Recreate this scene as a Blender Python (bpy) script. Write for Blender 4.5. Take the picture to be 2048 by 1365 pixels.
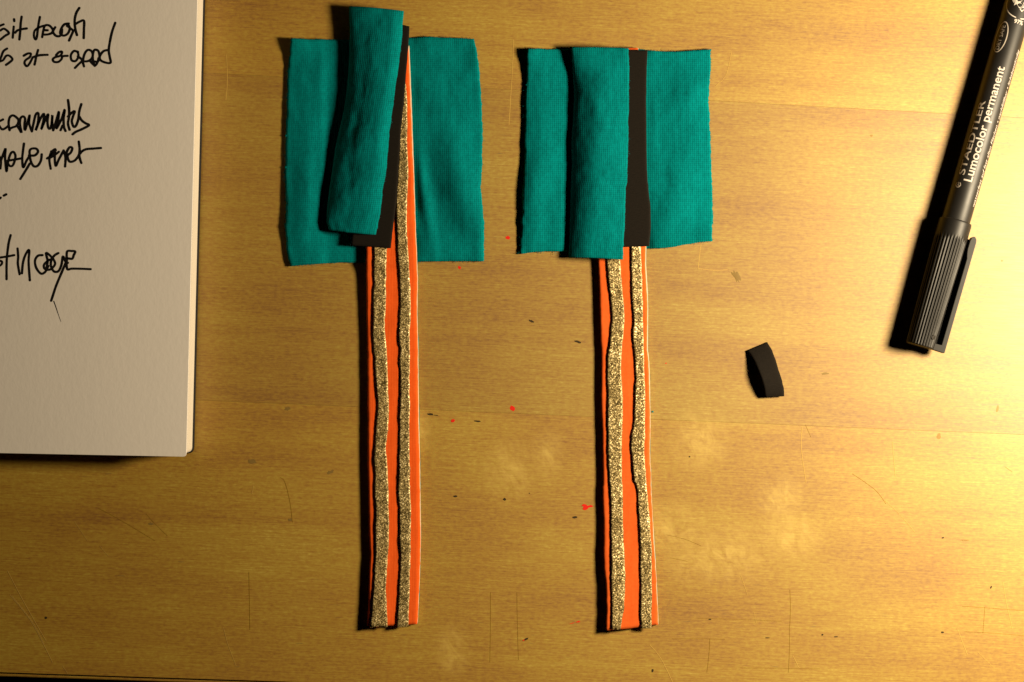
import bpy, bmesh, math, random
from mathutils import Vector, noise as mnoise
rnd = random.Random(7)
for o in list(bpy.data.objects): bpy.data.objects.remove(o)
scene = bpy.context.scene
COL = scene.collection

# ------------------------------------------------------------------ camera
PX = 0.16e-3                 # metres of table per photograph pixel
H = 0.529                    # camera height above the table
CX, CY = 1024.0, 682.5
MM = 0.001
cam_d = bpy.data.cameras.new('camera')
cam = bpy.data.objects.new('camera', cam_d); COL.objects.link(cam)
cam.location = (0, 0, H)
cam_d.sensor_width = 36.0
cam_d.lens = 36.0 * H / (2048 * PX)
cam_d.clip_start = 0.02; cam_d.clip_end = 20
scene.camera = cam

# ------------------------------------------------------------------ world, lamp, exposure
w = bpy.data.worlds.new('World'); scene.world = w; w.use_nodes = True
bg = w.node_tree.nodes['Background']
bg.inputs['Color'].default_value = (1.0, 0.72, 0.45, 1)
bg.inputs['Strength'].default_value = 0.0005
lamp_d = bpy.data.lights.new('desk_lamp', 'POINT')
lamp_d.energy = 11.6
lamp_d.color = (1.0, 0.81, 0.53)
lamp_d.shadow_soft_size = 0.034
lamp = bpy.data.objects.new('desk_lamp', lamp_d); COL.objects.link(lamp)
lamp.location = ((2810 - CX) * PX, -(470 - CY) * PX, 1190 * PX)
vs = scene.view_settings
vs.view_transform = 'Standard'; vs.look = 'None'; vs.exposure = 0.0; vs.gamma = 1.0
vs.use_curve_mapping = False

# ------------------------------------------------------------------ helpers
def W(x, y, z=0.0):
    """photograph pixel + height in mm -> world point"""
    zz = z * MM
    k = PX * (H - zz) / H
    return Vector(((x - CX) * k, -(y - CY) * k, zz))

def smooth(a, b, t):
    t = max(0.0, min(1.0, (t - a) / (b - a))); return t * t * (3 - 2 * t)

def lerp(a, b, t): return a + (b - a) * t

def table_fn(pts):
    pts = sorted(pts)
    def f(t):
        if t <= pts[0][0]: return pts[0][1]
        for (a, va), (b, vb) in zip(pts, pts[1:]):
            if t <= b: return lerp(va, vb, (t - a) / (b - a))
        return pts[-1][1]
    return f

def resample(pts, n, jit=0.0):
    d = [0.0]
    for a, b in zip(pts, pts[1:]): d.append(d[-1] + math.hypot(b[0] - a[0], b[1] - a[1]))
    L = d[-1]; out = []; k = 0
    wob = 0.0
    for i in range(n):
        t = L * i / (n - 1)
        while k < len(d) - 2 and d[k + 1] < t: k += 1
        f = 0 if d[k + 1] == d[k] else (t - d[k]) / (d[k + 1] - d[k])
        a, b = pts[k], pts[k + 1]
        x, y = lerp(a[0], b[0], f), lerp(a[1], b[1], f)
        if jit and 0 < i < n - 1:
            wob = wob * 0.6 + rnd.gauss(0, jit)
            nx, ny = -(b[1] - a[1]), b[0] - a[0]; l = math.hypot(nx, ny) or 1
            x += nx / l * wob; y += ny / l * wob
        out.append((x, y))
    return out

def catmull(pts, step=2.0):
    if len(pts) < 3: return resample(pts, max(2, int(math.hypot(pts[0][0]-pts[-1][0], pts[0][1]-pts[-1][1]) / step) + 2))
    P = [pts[0]] + list(pts) + [pts[-1]]; out = []
    for i in range(1, len(P) - 2):
        p0, p1, p2, p3 = P[i-1], P[i], P[i+1], P[i+2]
        n = max(2, int(math.hypot(p2[0]-p1[0], p2[1]-p1[1]) / step))
        for k in range(n):
            t = k / n
            out.append(tuple(0.5 * (2*p1[j] + (p2[j]-p0[j])*t + (2*p0[j]-5*p1[j]+4*p2[j]-p3[j])*t*t + (3*p1[j]-p0[j]-3*p2[j]+p3[j])*t**3) for j in (0, 1)))
    out.append(pts[-1]); return out

def tag(o, label=None, cat=None, group=None, kind=None):
    if label: o['label'] = label
    if cat: o['category'] = cat
    if group: o['group'] = group
    if kind: o['kind'] = kind
    return o

def mesh_obj(name, verts, faces, mat, parent=None, smooth_shade=True, uvs=None):
    me = bpy.data.meshes.new(name)
    me.from_pydata([tuple(v) for v in verts], [], faces)
    if uvs is not None:
        ul = me.uv_layers.new(name='UVMap')
        for l in me.loops: ul.data[l.index].uv = uvs[l.vertex_index]
    bm = bmesh.new(); bm.from_mesh(me); bmesh.ops.recalc_face_normals(bm, faces=bm.faces); bm.to_mesh(me); bm.free()
    if smooth_shade:
        for p in me.polygons: p.use_smooth = True
    me.materials.append(mat)
    o = bpy.data.objects.new(name, me); COL.objects.link(o)
    if parent: 
        o.parent = parent; o.matrix_parent_inverse = parent.matrix_basis.inverted()
    return o

def empty(name, loc):
    o = bpy.data.objects.new(name, None); COL.objects.link(o); o.location = loc
    o.empty_display_size = 0.01
    bpy.context.view_layer.update()
    return o

def coons(top, bottom, left, right, nu, nv, jit=(0, 0, 0, 0)):
    T = resample(top, nu, jit[0]); B = resample(bottom, nu, jit[1]); L = resample(left, nv, jit[2]); R = resample(right, nv, jit[3])
    c00, c10, c01, c11 = L[0], R[0], L[-1], R[-1]
    T[0], T[-1], B[0], B[-1] = c00, c10, c01, c11
    g = []
    for j in range(nv):
        v = j / (nv - 1); row = []
        for i in range(nu):
            u = i / (nu - 1)
            p = []
            for k in (0, 1):
                lc = lerp(T[i][k], B[i][k], v); ld = lerp(L[j][k], R[j][k], u)
                bl = lerp(lerp(c00[k], c10[k], u), lerp(c01[k], c11[k], u), v)
                p.append(lc + ld - bl)
            row.append(tuple(p))
        g.append(row)
    return g

def sheet(name, grid, zf, thick, mat, parent=None, round_edge=0.3, uvflip=False):
    """closed cloth sheet: zf(u,v,x,y) = height of its underside in mm"""
    nv, nu = len(grid), len(grid[0]); V = []; U = []
    for side in (1, 0):
        for j, row in enumerate(grid):
            for i, (x, y) in enumerate(row):
                u, v = i / (nu - 1), j / (nv - 1)
                z = zf(u, v, x, y)
                edge = i in (0, nu - 1) or j in (0, nv - 1)
                if side: z += thick * (1 - (round_edge if edge else 0))
                elif edge: z += thick * round_edge * 0.3
                V.append(W(x, y, z)); U.append((x * PX, -y * PX))
    N = nu * nv; F = []
    for j in range(nv - 1):
        for i in range(nu - 1):
            a = j * nu + i; F.append((a, a + nu, a + nu + 1, a + 1)); F.append((N + a, N + a + 1, N + a + nu + 1, N + a + nu))
    ring = [(0, i) for i in range(nu)] + [(j, nu - 1) for j in range(1, nv)] + [(nv - 1, i) for i in range(nu - 2, -1, -1)] + [(j, 0) for j in range(nv - 2, 0, -1)]
    for (j0, i0), (j1, i1) in zip(ring, ring[1:] + ring[:1]):
        a, b = j0 * nu + i0, j1 * nu + i1; F.append((a, b, N + b, N + a))
    return mesh_obj(name, V, F, mat, parent, True, U)

def prism(name, outline, z0, z1, mat, parent=None, bevel=0.0, smooth_shade=False, top_fn=None):
    """outline in world xy, extruded z0..z1 (m) with a small chamfer"""
    bm = bmesh.new()
    vs_ = [bm.verts.new((p[0], p[1], z0)) for p in outline]
    f = bm.faces.new(vs_)
    r = bmesh.ops.extrude_face_region(bm, geom=[f])
    for e in r['geom']:
        if isinstance(e, bmesh.types.BMVert): e.co.z = z1
    if bevel: bmesh.ops.bevel(bm, geom=[e for e in bm.edges], offset=bevel, segments=2, affect='EDGES', profile=0.6)
    bmesh.ops.recalc_face_normals(bm, faces=bm.faces)
    me = bpy.data.meshes.new(name); bm.to_mesh(me); bm.free()
    me.materials.append(mat)
    for p in me.polygons: p.use_smooth = smooth_shade
    o = bpy.data.objects.new(name, me); COL.objects.link(o)
    if parent: o.parent = parent; o.matrix_parent_inverse = parent.matrix_basis.inverted()
    return o

# ------------------------------------------------------------------ node helpers
class NT:
    def __init__(s, name):
        s.m = bpy.data.materials.new(name); s.m.use_nodes = True
        s.t = s.m.node_tree; s.b = s.t.nodes['Principled BSDF']; s.out = s.t.nodes['Material Output']
    def n(s, typ, **kw):
        nd = s.t.nodes.new(typ)
        for k, v in kw.items(): setattr(nd, k, v)
        return nd
    def set(s, sock, v):
        if hasattr(v, 'is_output') or hasattr(v, 'links'): s.t.links.new(v, sock)
        else: sock.default_value = v
    def coord(s, which='Object', scale=(1, 1, 1), rot=0.0, loc=(0, 0, 0)):
        tc = s.n('ShaderNodeTexCoord'); mp = s.n('ShaderNodeMapping')
        s.t.links.new(tc.outputs[which], mp.inputs['Vector'])
        mp.inputs['Rotation'].default_value = (0, 0, rot)
        mp2 = s.n('ShaderNodeMapping'); s.t.links.new(mp.outputs[0], mp2.inputs['Vector'])
        mp2.inputs['Scale'].default_value = scale; mp2.inputs['Location'].default_value = loc
        return mp2.outputs[0]
    def noise(s, vec, scale=1.0, detail=3.0, rough=0.55, dist=0.0):
        nd = s.n('ShaderNodeTexNoise'); s.set(nd.inputs['Vector'], vec)
        nd.inputs['Scale'].default_value = scale; nd.inputs['Detail'].default_value = detail
        nd.inputs['Roughness'].default_value = rough; nd.inputs['Distortion'].default_value = dist
        return nd.outputs['Fac']
    def ramp(s, fac, stops, interp='LINEAR'):
        nd = s.n('ShaderNodeValToRGB'); s.set(nd.inputs[0], fac); cr = nd.color_ramp; cr.interpolation = interp
        while len(cr.elements) < len(stops): cr.elements.new(0.5)
        for e, (p, c) in zip(cr.elements, stops):
            e.position = p; e.color = c if len(c) == 4 else (*c, 1)
        return nd.outputs[0]
    def mix(s, fac, a, b, mode='MIX'):
        nd = s.n('ShaderNodeMix', data_type='RGBA', blend_type=mode)
        s.set(nd.inputs[0], fac); s.set(nd.inputs[6], a if hasattr(a, 'links') or len(a) == 4 else (*a, 1)); s.set(nd.inputs[7], b if hasattr(b, 'links') or len(b) == 4 else (*b, 1))
        return nd.outputs[2]
    def math(s, op, a, b=0.0, c=0.0):
        nd = s.n('ShaderNodeMath', operation=op); s.set(nd.inputs[0], a); s.set(nd.inputs[1], b); s.set(nd.inputs[2], c); return nd.outputs[0]
    def mapr(s, v, a, b, c, d):
        nd = s.n('ShaderNodeMapRange'); s.set(nd.inputs[0], v)
        for i, x in enumerate((a, b, c, d)): nd.inputs[i + 1].default_value = x
        return nd.outputs[0]
    def bump(s, height, strength=0.3, dist=0.0001):
        nd = s.n('ShaderNodeBump'); s.set(nd.inputs['Height'], height)
        nd.inputs['Strength'].default_value = strength; nd.inputs['Distance'].default_value = dist
        s.t.links.new(nd.outputs[0], s.b.inputs['Normal']); return nd
    def p(s, **kw):
        for k, v in kw.items():
            k = k.replace('_', ' ')
            if isinstance(v, tuple) and len(v) == 3: v = (*v, 1)
            s.set(s.b.inputs[k], v)
        return s

def plain(name, col, rough=0.6, spec=0.3, **kw):
    m = NT(name); m.p(Base_Color=col, Roughness=rough, Specular_IOR_Level=spec, **kw); return m.m

GRAIN = math.radians(2.6)
def wood(name, seed, tint=1.0):
    m = NT(name)
    fib = m.noise(m.coord('Object', (90, 2600, 50), GRAIN, (seed, seed * 3, 0)), 1, 3, 0.6)
    fine = m.noise(m.coord('Object', (420, 5200, 50), GRAIN, (seed + 4, seed, 0)), 1, 2, 0.6)
    band = m.noise(m.coord('Object', (7, 85, 10), GRAIN, (seed * 2, seed, 0)), 1, 4, 0.55, 0.6)
    blot = m.noise(m.coord('Object', (22, 38, 10), GRAIN, (seed, 9 - seed, 0)), 1, 3, 0.5, 0.4)
    mot = m.noise(m.coord('Object', (620, 1050, 10), GRAIN, (1, seed, 0)), 1, 3, 0.65)
    a = m.math('MULTIPLY_ADD', fib, 0.32, m.math('MULTIPLY', band, 0.24))
    a = m.math('ADD', a, m.math('MULTIPLY', blot, 0.22))
    a = m.math('ADD', a, m.math('MULTIPLY', fine, 0.30))
    a = m.math('ADD', a, m.math('MULTIPLY', mot, 0.36))
    col = m.ramp(m.mapr(a, 0.52, 0.94, 0, 1), [(0.0, (0.168*tint, 0.060*tint, 0.0003)), (0.42, (0.286*tint, 0.147*tint, 0.0012)), (0.70, (0.335*tint, 0.212*tint, 0.010)), (1.0, (0.44*tint, 0.325*tint, 0.05))])
    # short dark pores along the grain
    po = m.noise(m.coord('Object', (170, 1500, 20), GRAIN, (seed * 5, 2, 0)), 1, 2, 0.6)
    pm = m.noise(m.coord('Object', (16, 28, 20), GRAIN, (seed, 4, 0)), 1, 2, 0.5)
    pf = m.math('MULTIPLY', m.mapr(po, 0.66, 0.78, 0, 1), m.mapr(pm, 0.45, 0.62, 0, 0.75))
    col = m.mix(pf, col, (0.13, 0.06, 0.006))
    # rippled timber figure, its chatoyant sheen painted in as pale colour
    fig_sheen = None
    for (fx, fy, rx, ry) in FIG_SHEENS:
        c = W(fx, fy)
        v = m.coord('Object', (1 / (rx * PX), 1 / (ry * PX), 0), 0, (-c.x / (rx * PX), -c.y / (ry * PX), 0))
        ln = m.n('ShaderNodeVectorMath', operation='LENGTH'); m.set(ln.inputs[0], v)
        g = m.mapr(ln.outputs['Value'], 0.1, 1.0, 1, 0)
        fig_sheen = g if fig_sheen is None else m.math('MAXIMUM', fig_sheen, g)
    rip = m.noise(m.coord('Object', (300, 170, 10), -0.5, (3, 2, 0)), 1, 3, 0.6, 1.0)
    ff = m.math('MULTIPLY', m.math('MULTIPLY', fig_sheen, m.mapr(rip, 0.30, 0.70, 0, 1)), 0.58)
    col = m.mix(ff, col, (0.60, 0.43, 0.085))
    h = m.math('MULTIPLY_ADD', fib, 0.8, m.math('MULTIPLY', fine, 0.6))
    m.bump(h, 0.16, 0.00012)
    ro = m.math('MULTIPLY_ADD', fib, 0.22, 0.47)
    m.p(Base_Color=col, Roughness=ro, Specular_IOR_Level=0.8, Coat_Weight=0.75, Coat_Roughness=0.62, Coat_IOR=1.5)
    return m.m
FIG_SHEENS = [(1400, 880, 70, 75), (1340, 1060, 90, 70), (1450, 1110, 130, 75), (1580, 1070, 80, 60), (1020, 945, 60, 75), (1095, 910, 40, 60),
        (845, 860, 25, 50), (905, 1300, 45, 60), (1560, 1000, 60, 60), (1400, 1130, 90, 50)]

def knit(name, c_dark, c_light, fx=780, fy=1560, sheen=0.04, strength=0.5, ribbed=0.0, fleck=0.5):
    m = NT(name)
    tc = m.n('ShaderNodeTexCoord')
    nz = m.n('ShaderNodeTexNoise'); m.t.links.new(tc.outputs['UV'], nz.inputs['Vector']); nz.inputs['Scale'].default_value = 260; nz.inputs['Detail'].default_value = 2
    vm = m.n('ShaderNodeVectorMath', operation='MULTIPLY_ADD'); m.t.links.new(nz.outputs['Color'], vm.inputs[0]); vm.inputs[1].default_value = (0.00045, 0.00045, 0); m.t.links.new(tc.outputs['UV'], vm.inputs[2])
    sx = m.n('ShaderNodeSeparateXYZ'); m.t.links.new(vm.outputs[0], sx.inputs[0])
    wx = m.math('SINE', m.math('MULTIPLY', sx.outputs[0], 2 * math.pi * fx))
    ph = m.math('MULTIPLY', m.math('ABSOLUTE', wx), 1.1)
    wy = m.math('SINE', m.math('ADD', m.math('MULTIPLY', sx.outputs[1], 2 * math.pi * fy), ph))
    h = m.math('ADD', m.math('MULTIPLY', m.math('ABSOLUTE', wx), 1.0), m.math('MULTIPLY', wy, 0.30 * (1 - ribbed)))
    mp = m.n('ShaderNodeMapping'); m.t.links.new(tc.outputs['UV'], mp.inputs[0]); mp.inputs['Scale'].default_value = (1700, 850, 1)
    fl = m.noise(mp.outputs[0], 1, 2, 0.6)
    mp2 = m.n('ShaderNodeMapping'); m.t.links.new(tc.outputs['UV'], mp2.inputs[0]); mp2.inputs['Scale'].default_value = (700, 45, 1)
    st = m.noise(mp2.outputs[0], 1, 3, 0.6)
    mp3 = m.n('ShaderNodeMapping'); m.t.links.new(tc.outputs['UV'], mp3.inputs[0]); mp3.inputs['Scale'].default_value = (150, 110, 1)
    mo = m.noise(mp3.outputs[0], 1, 4, 0.65)
    f = m.math('ADD', m.math('MULTIPLY', h, 0.24), m.math('ADD', m.math('MULTIPLY', fl, fleck * 0.9), m.math('MULTIPLY', st, 0.30)))
    f = m.math('ADD', f, m.math('MULTIPLY_ADD', mo, 0.40, -0.08))
    col = m.ramp(m.mapr(f, 0.25, 0.95, 0, 1), [(0, c_dark), (1, c_light)])
    m.bump(m.math('ADD', m.math('MULTIPLY', h, 0.35), m.math('MULTIPLY', fl, 0.45)), strength, 0.00012)
    m.p(Base_Color=col, Roughness=0.9, Specular_IOR_Level=0.02, Sheen_Weight=sheen, Sheen_Roughness=0.5)
    m.p(Sheen_Tint=c_light)
    return m.m

def gold(name):
    m = NT(name)
    tc = m.n('ShaderNodeTexCoord')
    mp = m.n('ShaderNodeMapping'); m.t.links.new(tc.outputs['UV'], mp.inputs[0]); mp.inputs['Scale'].default_value = (4000, 3600, 1)
    vo = m.n('ShaderNodeTexVoronoi'); m.t.links.new(mp.outputs[0], vo.inputs['Vector']); vo.inputs['Scale'].default_value = 1.0
    sp = m.n('ShaderNodeSeparateColor'); m.t.links.new(vo.outputs['Color'], sp.inputs[0])
    mp2 = m.n('ShaderNodeMapping'); m.t.links.new(tc.outputs['UV'], mp2.inputs[0]); mp2.inputs['Scale'].default_value = (500, 260, 1)
    cl = m.noise(mp2.outputs[0], 1, 3, 0.6)
    f = m.math('ADD', m.math('MULTIPLY', sp.outputs[0], 0.62), m.math('MULTIPLY', cl, 0.66))
    f = m.math('SUBTRACT', f, m.math('MULTIPLY', vo.outputs['Distance'], 0.32))
    col = m.ramp(m.mapr(f, 0.08, 0.95, 0, 1), [(0, (0.06, 0.045, 0.012)), (0.35, (0.19, 0.13, 0.042)), (0.68, (0.40, 0.30, 0.12)), (0.90, (0.72, 0.58, 0.29)), (1, (1.0, 0.92, 0.66))])
    # every thread facet is tilted its own way
    nm = m.n('ShaderNodeVectorMath', operation='MULTIPLY_ADD'); m.t.links.new(vo.outputs['Color'], nm.inputs[0]); nm.inputs[1].default_value = (0.5, 0.5, 0); nm.inputs[2].default_value = (-0.25, -0.25, 0)
    ge = m.n('ShaderNodeNewGeometry'); ad = m.n('ShaderNodeVectorMath', operation='ADD'); m.t.links.new(ge.outputs['Normal'], ad.inputs[0]); m.t.links.new(nm.outputs[0], ad.inputs[1])
    nn = m.n('ShaderNodeVectorMath', operation='NORMALIZE'); m.t.links.new(ad.outputs[0], nn.inputs[0]); m.t.links.new(nn.outputs[0], m.b.inputs['Normal'])
    m.p(Base_Color=col, Metallic=0.35, Roughness=0.42, Specular_IOR_Level=0.5)
    return m.m

def foam(name):
    m = NT(name)
    n1 = m.noise(m.coord('UV', (4200, 3300, 1)), 1, 2, 0.7)
    n2 = m.noise(m.coord('UV', (600, 3800, 1)), 1, 2, 0.6)
    f = m.math('ADD', m.math('MULTIPLY', n1, 0.6), m.math('MULTIPLY', n2, 0.4))
    col = m.ramp(m.mapr(f, 0.3, 0.7, 0, 1), [(0, (0.0048, 0.0036, 0.0026)), (1, (0.0125, 0.0094, 0.0066))])
    m.bump(n1, 0.4, 0.0001)
    m.p(Base_Color=col, Roughness=0.85, Specular_IOR_Level=0.10); return m.m

def paper(name, col=(0.755, 0.705, 0.665)):
    m = NT(name)
    n1 = m.noise(m.coord('Object', (700, 420, 300), 0.0), 1, 4, 0.6)
    n2 = m.noise(m.coord('Object', (60, 18, 60), 0.05), 1, 2, 0.5)
    f = m.math('ADD', m.math('MULTIPLY', n1, 0.5), m.math('MULTIPLY', n2, 0.5))
    c = m.mix(m.mapr(f, 0.3, 0.7, 0, 1), tuple(x * 0.965 for x in col), col)
    m.bump(n1, 0.21, 0.0002)
    m.p(Base_Color=c, Roughness=0.75, Specular_IOR_Level=0.15); return m.m

def page_edge(name):
    m = NT(name)
    tc = m.n('ShaderNodeTexCoord'); sx = m.n('ShaderNodeSeparateXYZ'); m.t.links.new(tc.outputs['Object'], sx.inputs[0])
    s = m.math('SINE', m.math('MULTIPLY', sx.outputs[2], 2 * math.pi / 0.0007))
    n = m.noise(m.coord('Object', (30, 30, 4000)), 1, 2, 0.5)
    f = m.math('ADD', m.math('MULTIPLY', s, 0.25), n)
    col = m.mix(m.mapr(f, 0.2, 0.8, 0, 1), (0.52, 0.47, 0.40), (0.66, 0.60, 0.51))
    m.p(Base_Color=col, Roughness=0.8, Specular_IOR_Level=0.1); return m.m

def plastic(name, base, r0=0.34, spec=0.5):
    m = NT(name)
    n = m.noise(m.coord('Object', (900, 900, 900)), 1, 3, 0.6)
    n2 = m.noise(m.coord('Object', (90, 90, 90)), 1, 3, 0.6)
    m.bump(n, 0.05, 0.0001)
    m.p(Base_Color=base, Roughness=m.math('MULTIPLY_ADD', n2, 0.18, r0 - 0.09), Specular_IOR_Level=spec); return m.m

M = {}
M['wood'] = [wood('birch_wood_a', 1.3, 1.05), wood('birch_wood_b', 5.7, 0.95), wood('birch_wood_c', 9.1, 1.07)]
M['wood_edge'] = plain('dark_edge_wood', (0.16, 0.075, 0.008), 0.5, 0.3)
M['floor'] = plain('dark_floor', (0.03, 0.022, 0.016), 0.7)
TEAL_D, TEAL_L = (0.0001, 0.050, 0.054), (0.0004, 0.226, 0.238)
M['teal'] = knit('teal_jersey', TEAL_D, TEAL_L)
M['orange'] = knit('orange_jersey', (0.60, 0.060, 0.006), (0.90, 0.145, 0.022), fx=980, fy=1900, strength=0.22, ribbed=0.45, fleck=0.35, sheen=0.05)
M['orange_fine'] = knit('orange_fine_jersey', (0.52, 0.066, 0.009), (0.82, 0.160, 0.030), fx=1400, fy=2300, strength=0.2, ribbed=0.1, fleck=0.35, sheen=0.05)
M['gold'] = gold('gold_lame')
M['foam'] = foam('black_foam')
M['felt'] = plain('cream_felt', (0.46, 0.37, 0.26), 0.9, 0.05, Sheen_Weight=0.05)
M['paper'] = paper('sketch_paper')
M['pages'] = page_edge('page_edges')
M['cover'] = plain('black_cover', (0.008, 0.007, 0.007), 0.55, 0.3)
M['ink'] = plain('black_ink', (0.006, 0.005, 0.005), 0.45, 0.35)
M['plastic'] = plastic('black_plastic', (0.007, 0.0062, 0.0055), 0.50, 0.42)
M['plastic_cap'] = plastic('black_cap_plastic', (0.007, 0.0062, 0.0055), 0.48, 0.28)
M['print'] = plain('white_print', (0.42, 0.385, 0.35), 0.6, 0.1)
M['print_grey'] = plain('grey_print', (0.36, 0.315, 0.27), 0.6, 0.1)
M['red'] = plain('red_ink', (0.62, 0.016, 0.006), 0.5, 0.3)
M['dark_mark'] = plain('dark_mark', (0.035, 0.022, 0.008), 0.6, 0.2)
M['brown_mark'] = plain('brown_mark', (0.25, 0.15, 0.035), 0.5, 0.3)
M['grey_mark'] = plain('grey_mark', (0.20, 0.125, 0.03), 0.5, 0.4)
M['scratch_d'] = plain('dark_scratch', (0.25, 0.135, 0.006), 0.6, 0.2)
M['scratch_l'] = plain('pale_scratch', (0.52, 0.33, 0.075), 0.45, 0.5)
M['glue'] = plain('dried_glue', (0.44, 0.27, 0.035), 0.35, 0.5)

# ------------------------------------------------------------------ tabletop and floor
def seamA(x): return 236 - 0.055 * (2048 - x)
def seamB(x): return 870 - 0.042 * (2048 - x)
def front(x): return 1346 + 0.033 * x
XL, XR = -1700, 3700
table = empty('tabletop', (0, 0, 0)); tag(table, kind='structure', label='worn golden birch tabletop of wide boards', )
TH = 0.024
def board(y_top, y_bot, mat, dz=0.0, bev=0.00005):
    o = prism('board', [W(XL, y_bot(XL))[:2], W(XR, y_bot(XR))[:2], W(XR, y_top(XR))[:2], W(XL, y_top(XL))[:2]], -TH, dz, mat, table, bev)
    return o
g_ = 0.10
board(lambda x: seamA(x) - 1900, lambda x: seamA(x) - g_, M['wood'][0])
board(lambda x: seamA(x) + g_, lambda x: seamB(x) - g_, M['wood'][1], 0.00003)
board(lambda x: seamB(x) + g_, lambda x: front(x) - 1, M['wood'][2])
board(lambda x: front(x) + 0.6, lambda x: front(x) + 9, M['wood'][1], -0.0006, 0.0009).name = 'edge_band'
fl = mesh_obj('floor', [(-2.5, -2.5, -0.73), (2.5, -2.5, -0.73), (2.5, 2.5, -0.73), (-2.5, 2.5, -0.73)], [(0, 1, 2, 3)], M['floor'], None, False)
tag(fl, kind='structure')

# ------------------------------------------------------------------ notebook
NB_H = 11.2
nb = empty('notebook', W(-20, 250, 0)); tag(nb, 'open white sketchbook page with black handwritten lines, cut off by the left edge', 'notebook')
def rounded(pts, r, seg=6):
    out = []
    n = len(pts)
    for i in range(n):
        p = Vector(pts[i][:2]); a = Vector(pts[i - 1][:2]); b = Vector(pts[(i + 1) % n][:2])
        da = (a - p).normalized(); db = (b - p).normalized()
        for k in range(seg + 1):
            t = k / seg
            q = (1 - t) ** 2 * (p + da * r) + 2 * t * (1 - t) * p + t * t * (p + db * r)
            out.append(q)
    return out
def nb_quad(dx=0.0, dy=0.0, z=NB_H):
    # page corners as seen at the top surface
    tr = (394.8 + 0.0241 * 398 + dx, -398); br = (372.4 + dx, 914 + dy); bl = (-440, 898 + dy); tl = (-430, -410)
    return [W(*bl, z), W(*br, z), W(*tr, z), W(*tl, z)]
prism('cover', rounded([p + Vector((sx * 0.00045, sy * 0.0004, 0)) for p, sx, sy in zip(nb_quad(0.0, -3), (-1, 1, 1, -1), (-0.5, -0.5, 1, 1))], 0.0022), 0.00005, 0.0016, M['cover'], nb, 0.0003)
prism('page_block', rounded(nb_quad(0, -4.5), 0.0018), 0.00165, 0.0100, M['pages'], nb, 0.0)
for k, (dx, dy, z0, z1) in enumerate([(-0.5, -2.6, 10.02, 10.38), (-0.2, -1.3, 10.40, 10.74), (0, 0, 10.78, NB_H)]):
    q = rounded(nb_quad(dx, dy), 0.0011)
    prism('page', q, z0 * MM, z1 * MM, M['paper'], nb, 0.00006)

def stroke_mesh(name, strokes, width, z, mat, parent, taper=False):
    """pen strokes in photo pixels -> flat ribbons with round ends at height z (mm)"""
    V, F = [], []
    for si, pts in enumerate(strokes):
        c = catmull(pts, 1.6); zz = z + 0.004 * si
        n = len(c); base = len(V)
        ws = []
        wv = width
        for i in range(n):
            wv = lerp(wv, width * rnd.uniform(0.86, 1.12), 0.25)
            ws.append(wv * (1 - 0.75 * i / n if taper else 1) / 2)
        for i, (x, y) in enumerate(c):
            a = c[max(0, i - 1)]; b = c[min(n - 1, i + 1)]
            tx, ty = b[0] - a[0], b[1] - a[1]; l = math.hypot(tx, ty) or 1
            nx, ny = -ty / l, tx / l
            V.append(W(x + nx * ws[i], y + ny * ws[i], zz)); V.append(W(x - nx * ws[i], y - ny * ws[i], zz))
            if i: k = base + 2 * i; F.append((k - 2, k - 1, k + 1, k))
        for (x, y), r in ((c[0], ws[0]), (c[-1], ws[-1])):
            k = len(V); V += [W(x + r * math.cos(t * math.pi / 5), y + r * math.sin(t * math.pi / 5), zz + 0.002) for t in range(10)]
            F.append(tuple(range(k, k + 10)))
    return mesh_obj(name, V, F, mat, parent, False)

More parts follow.
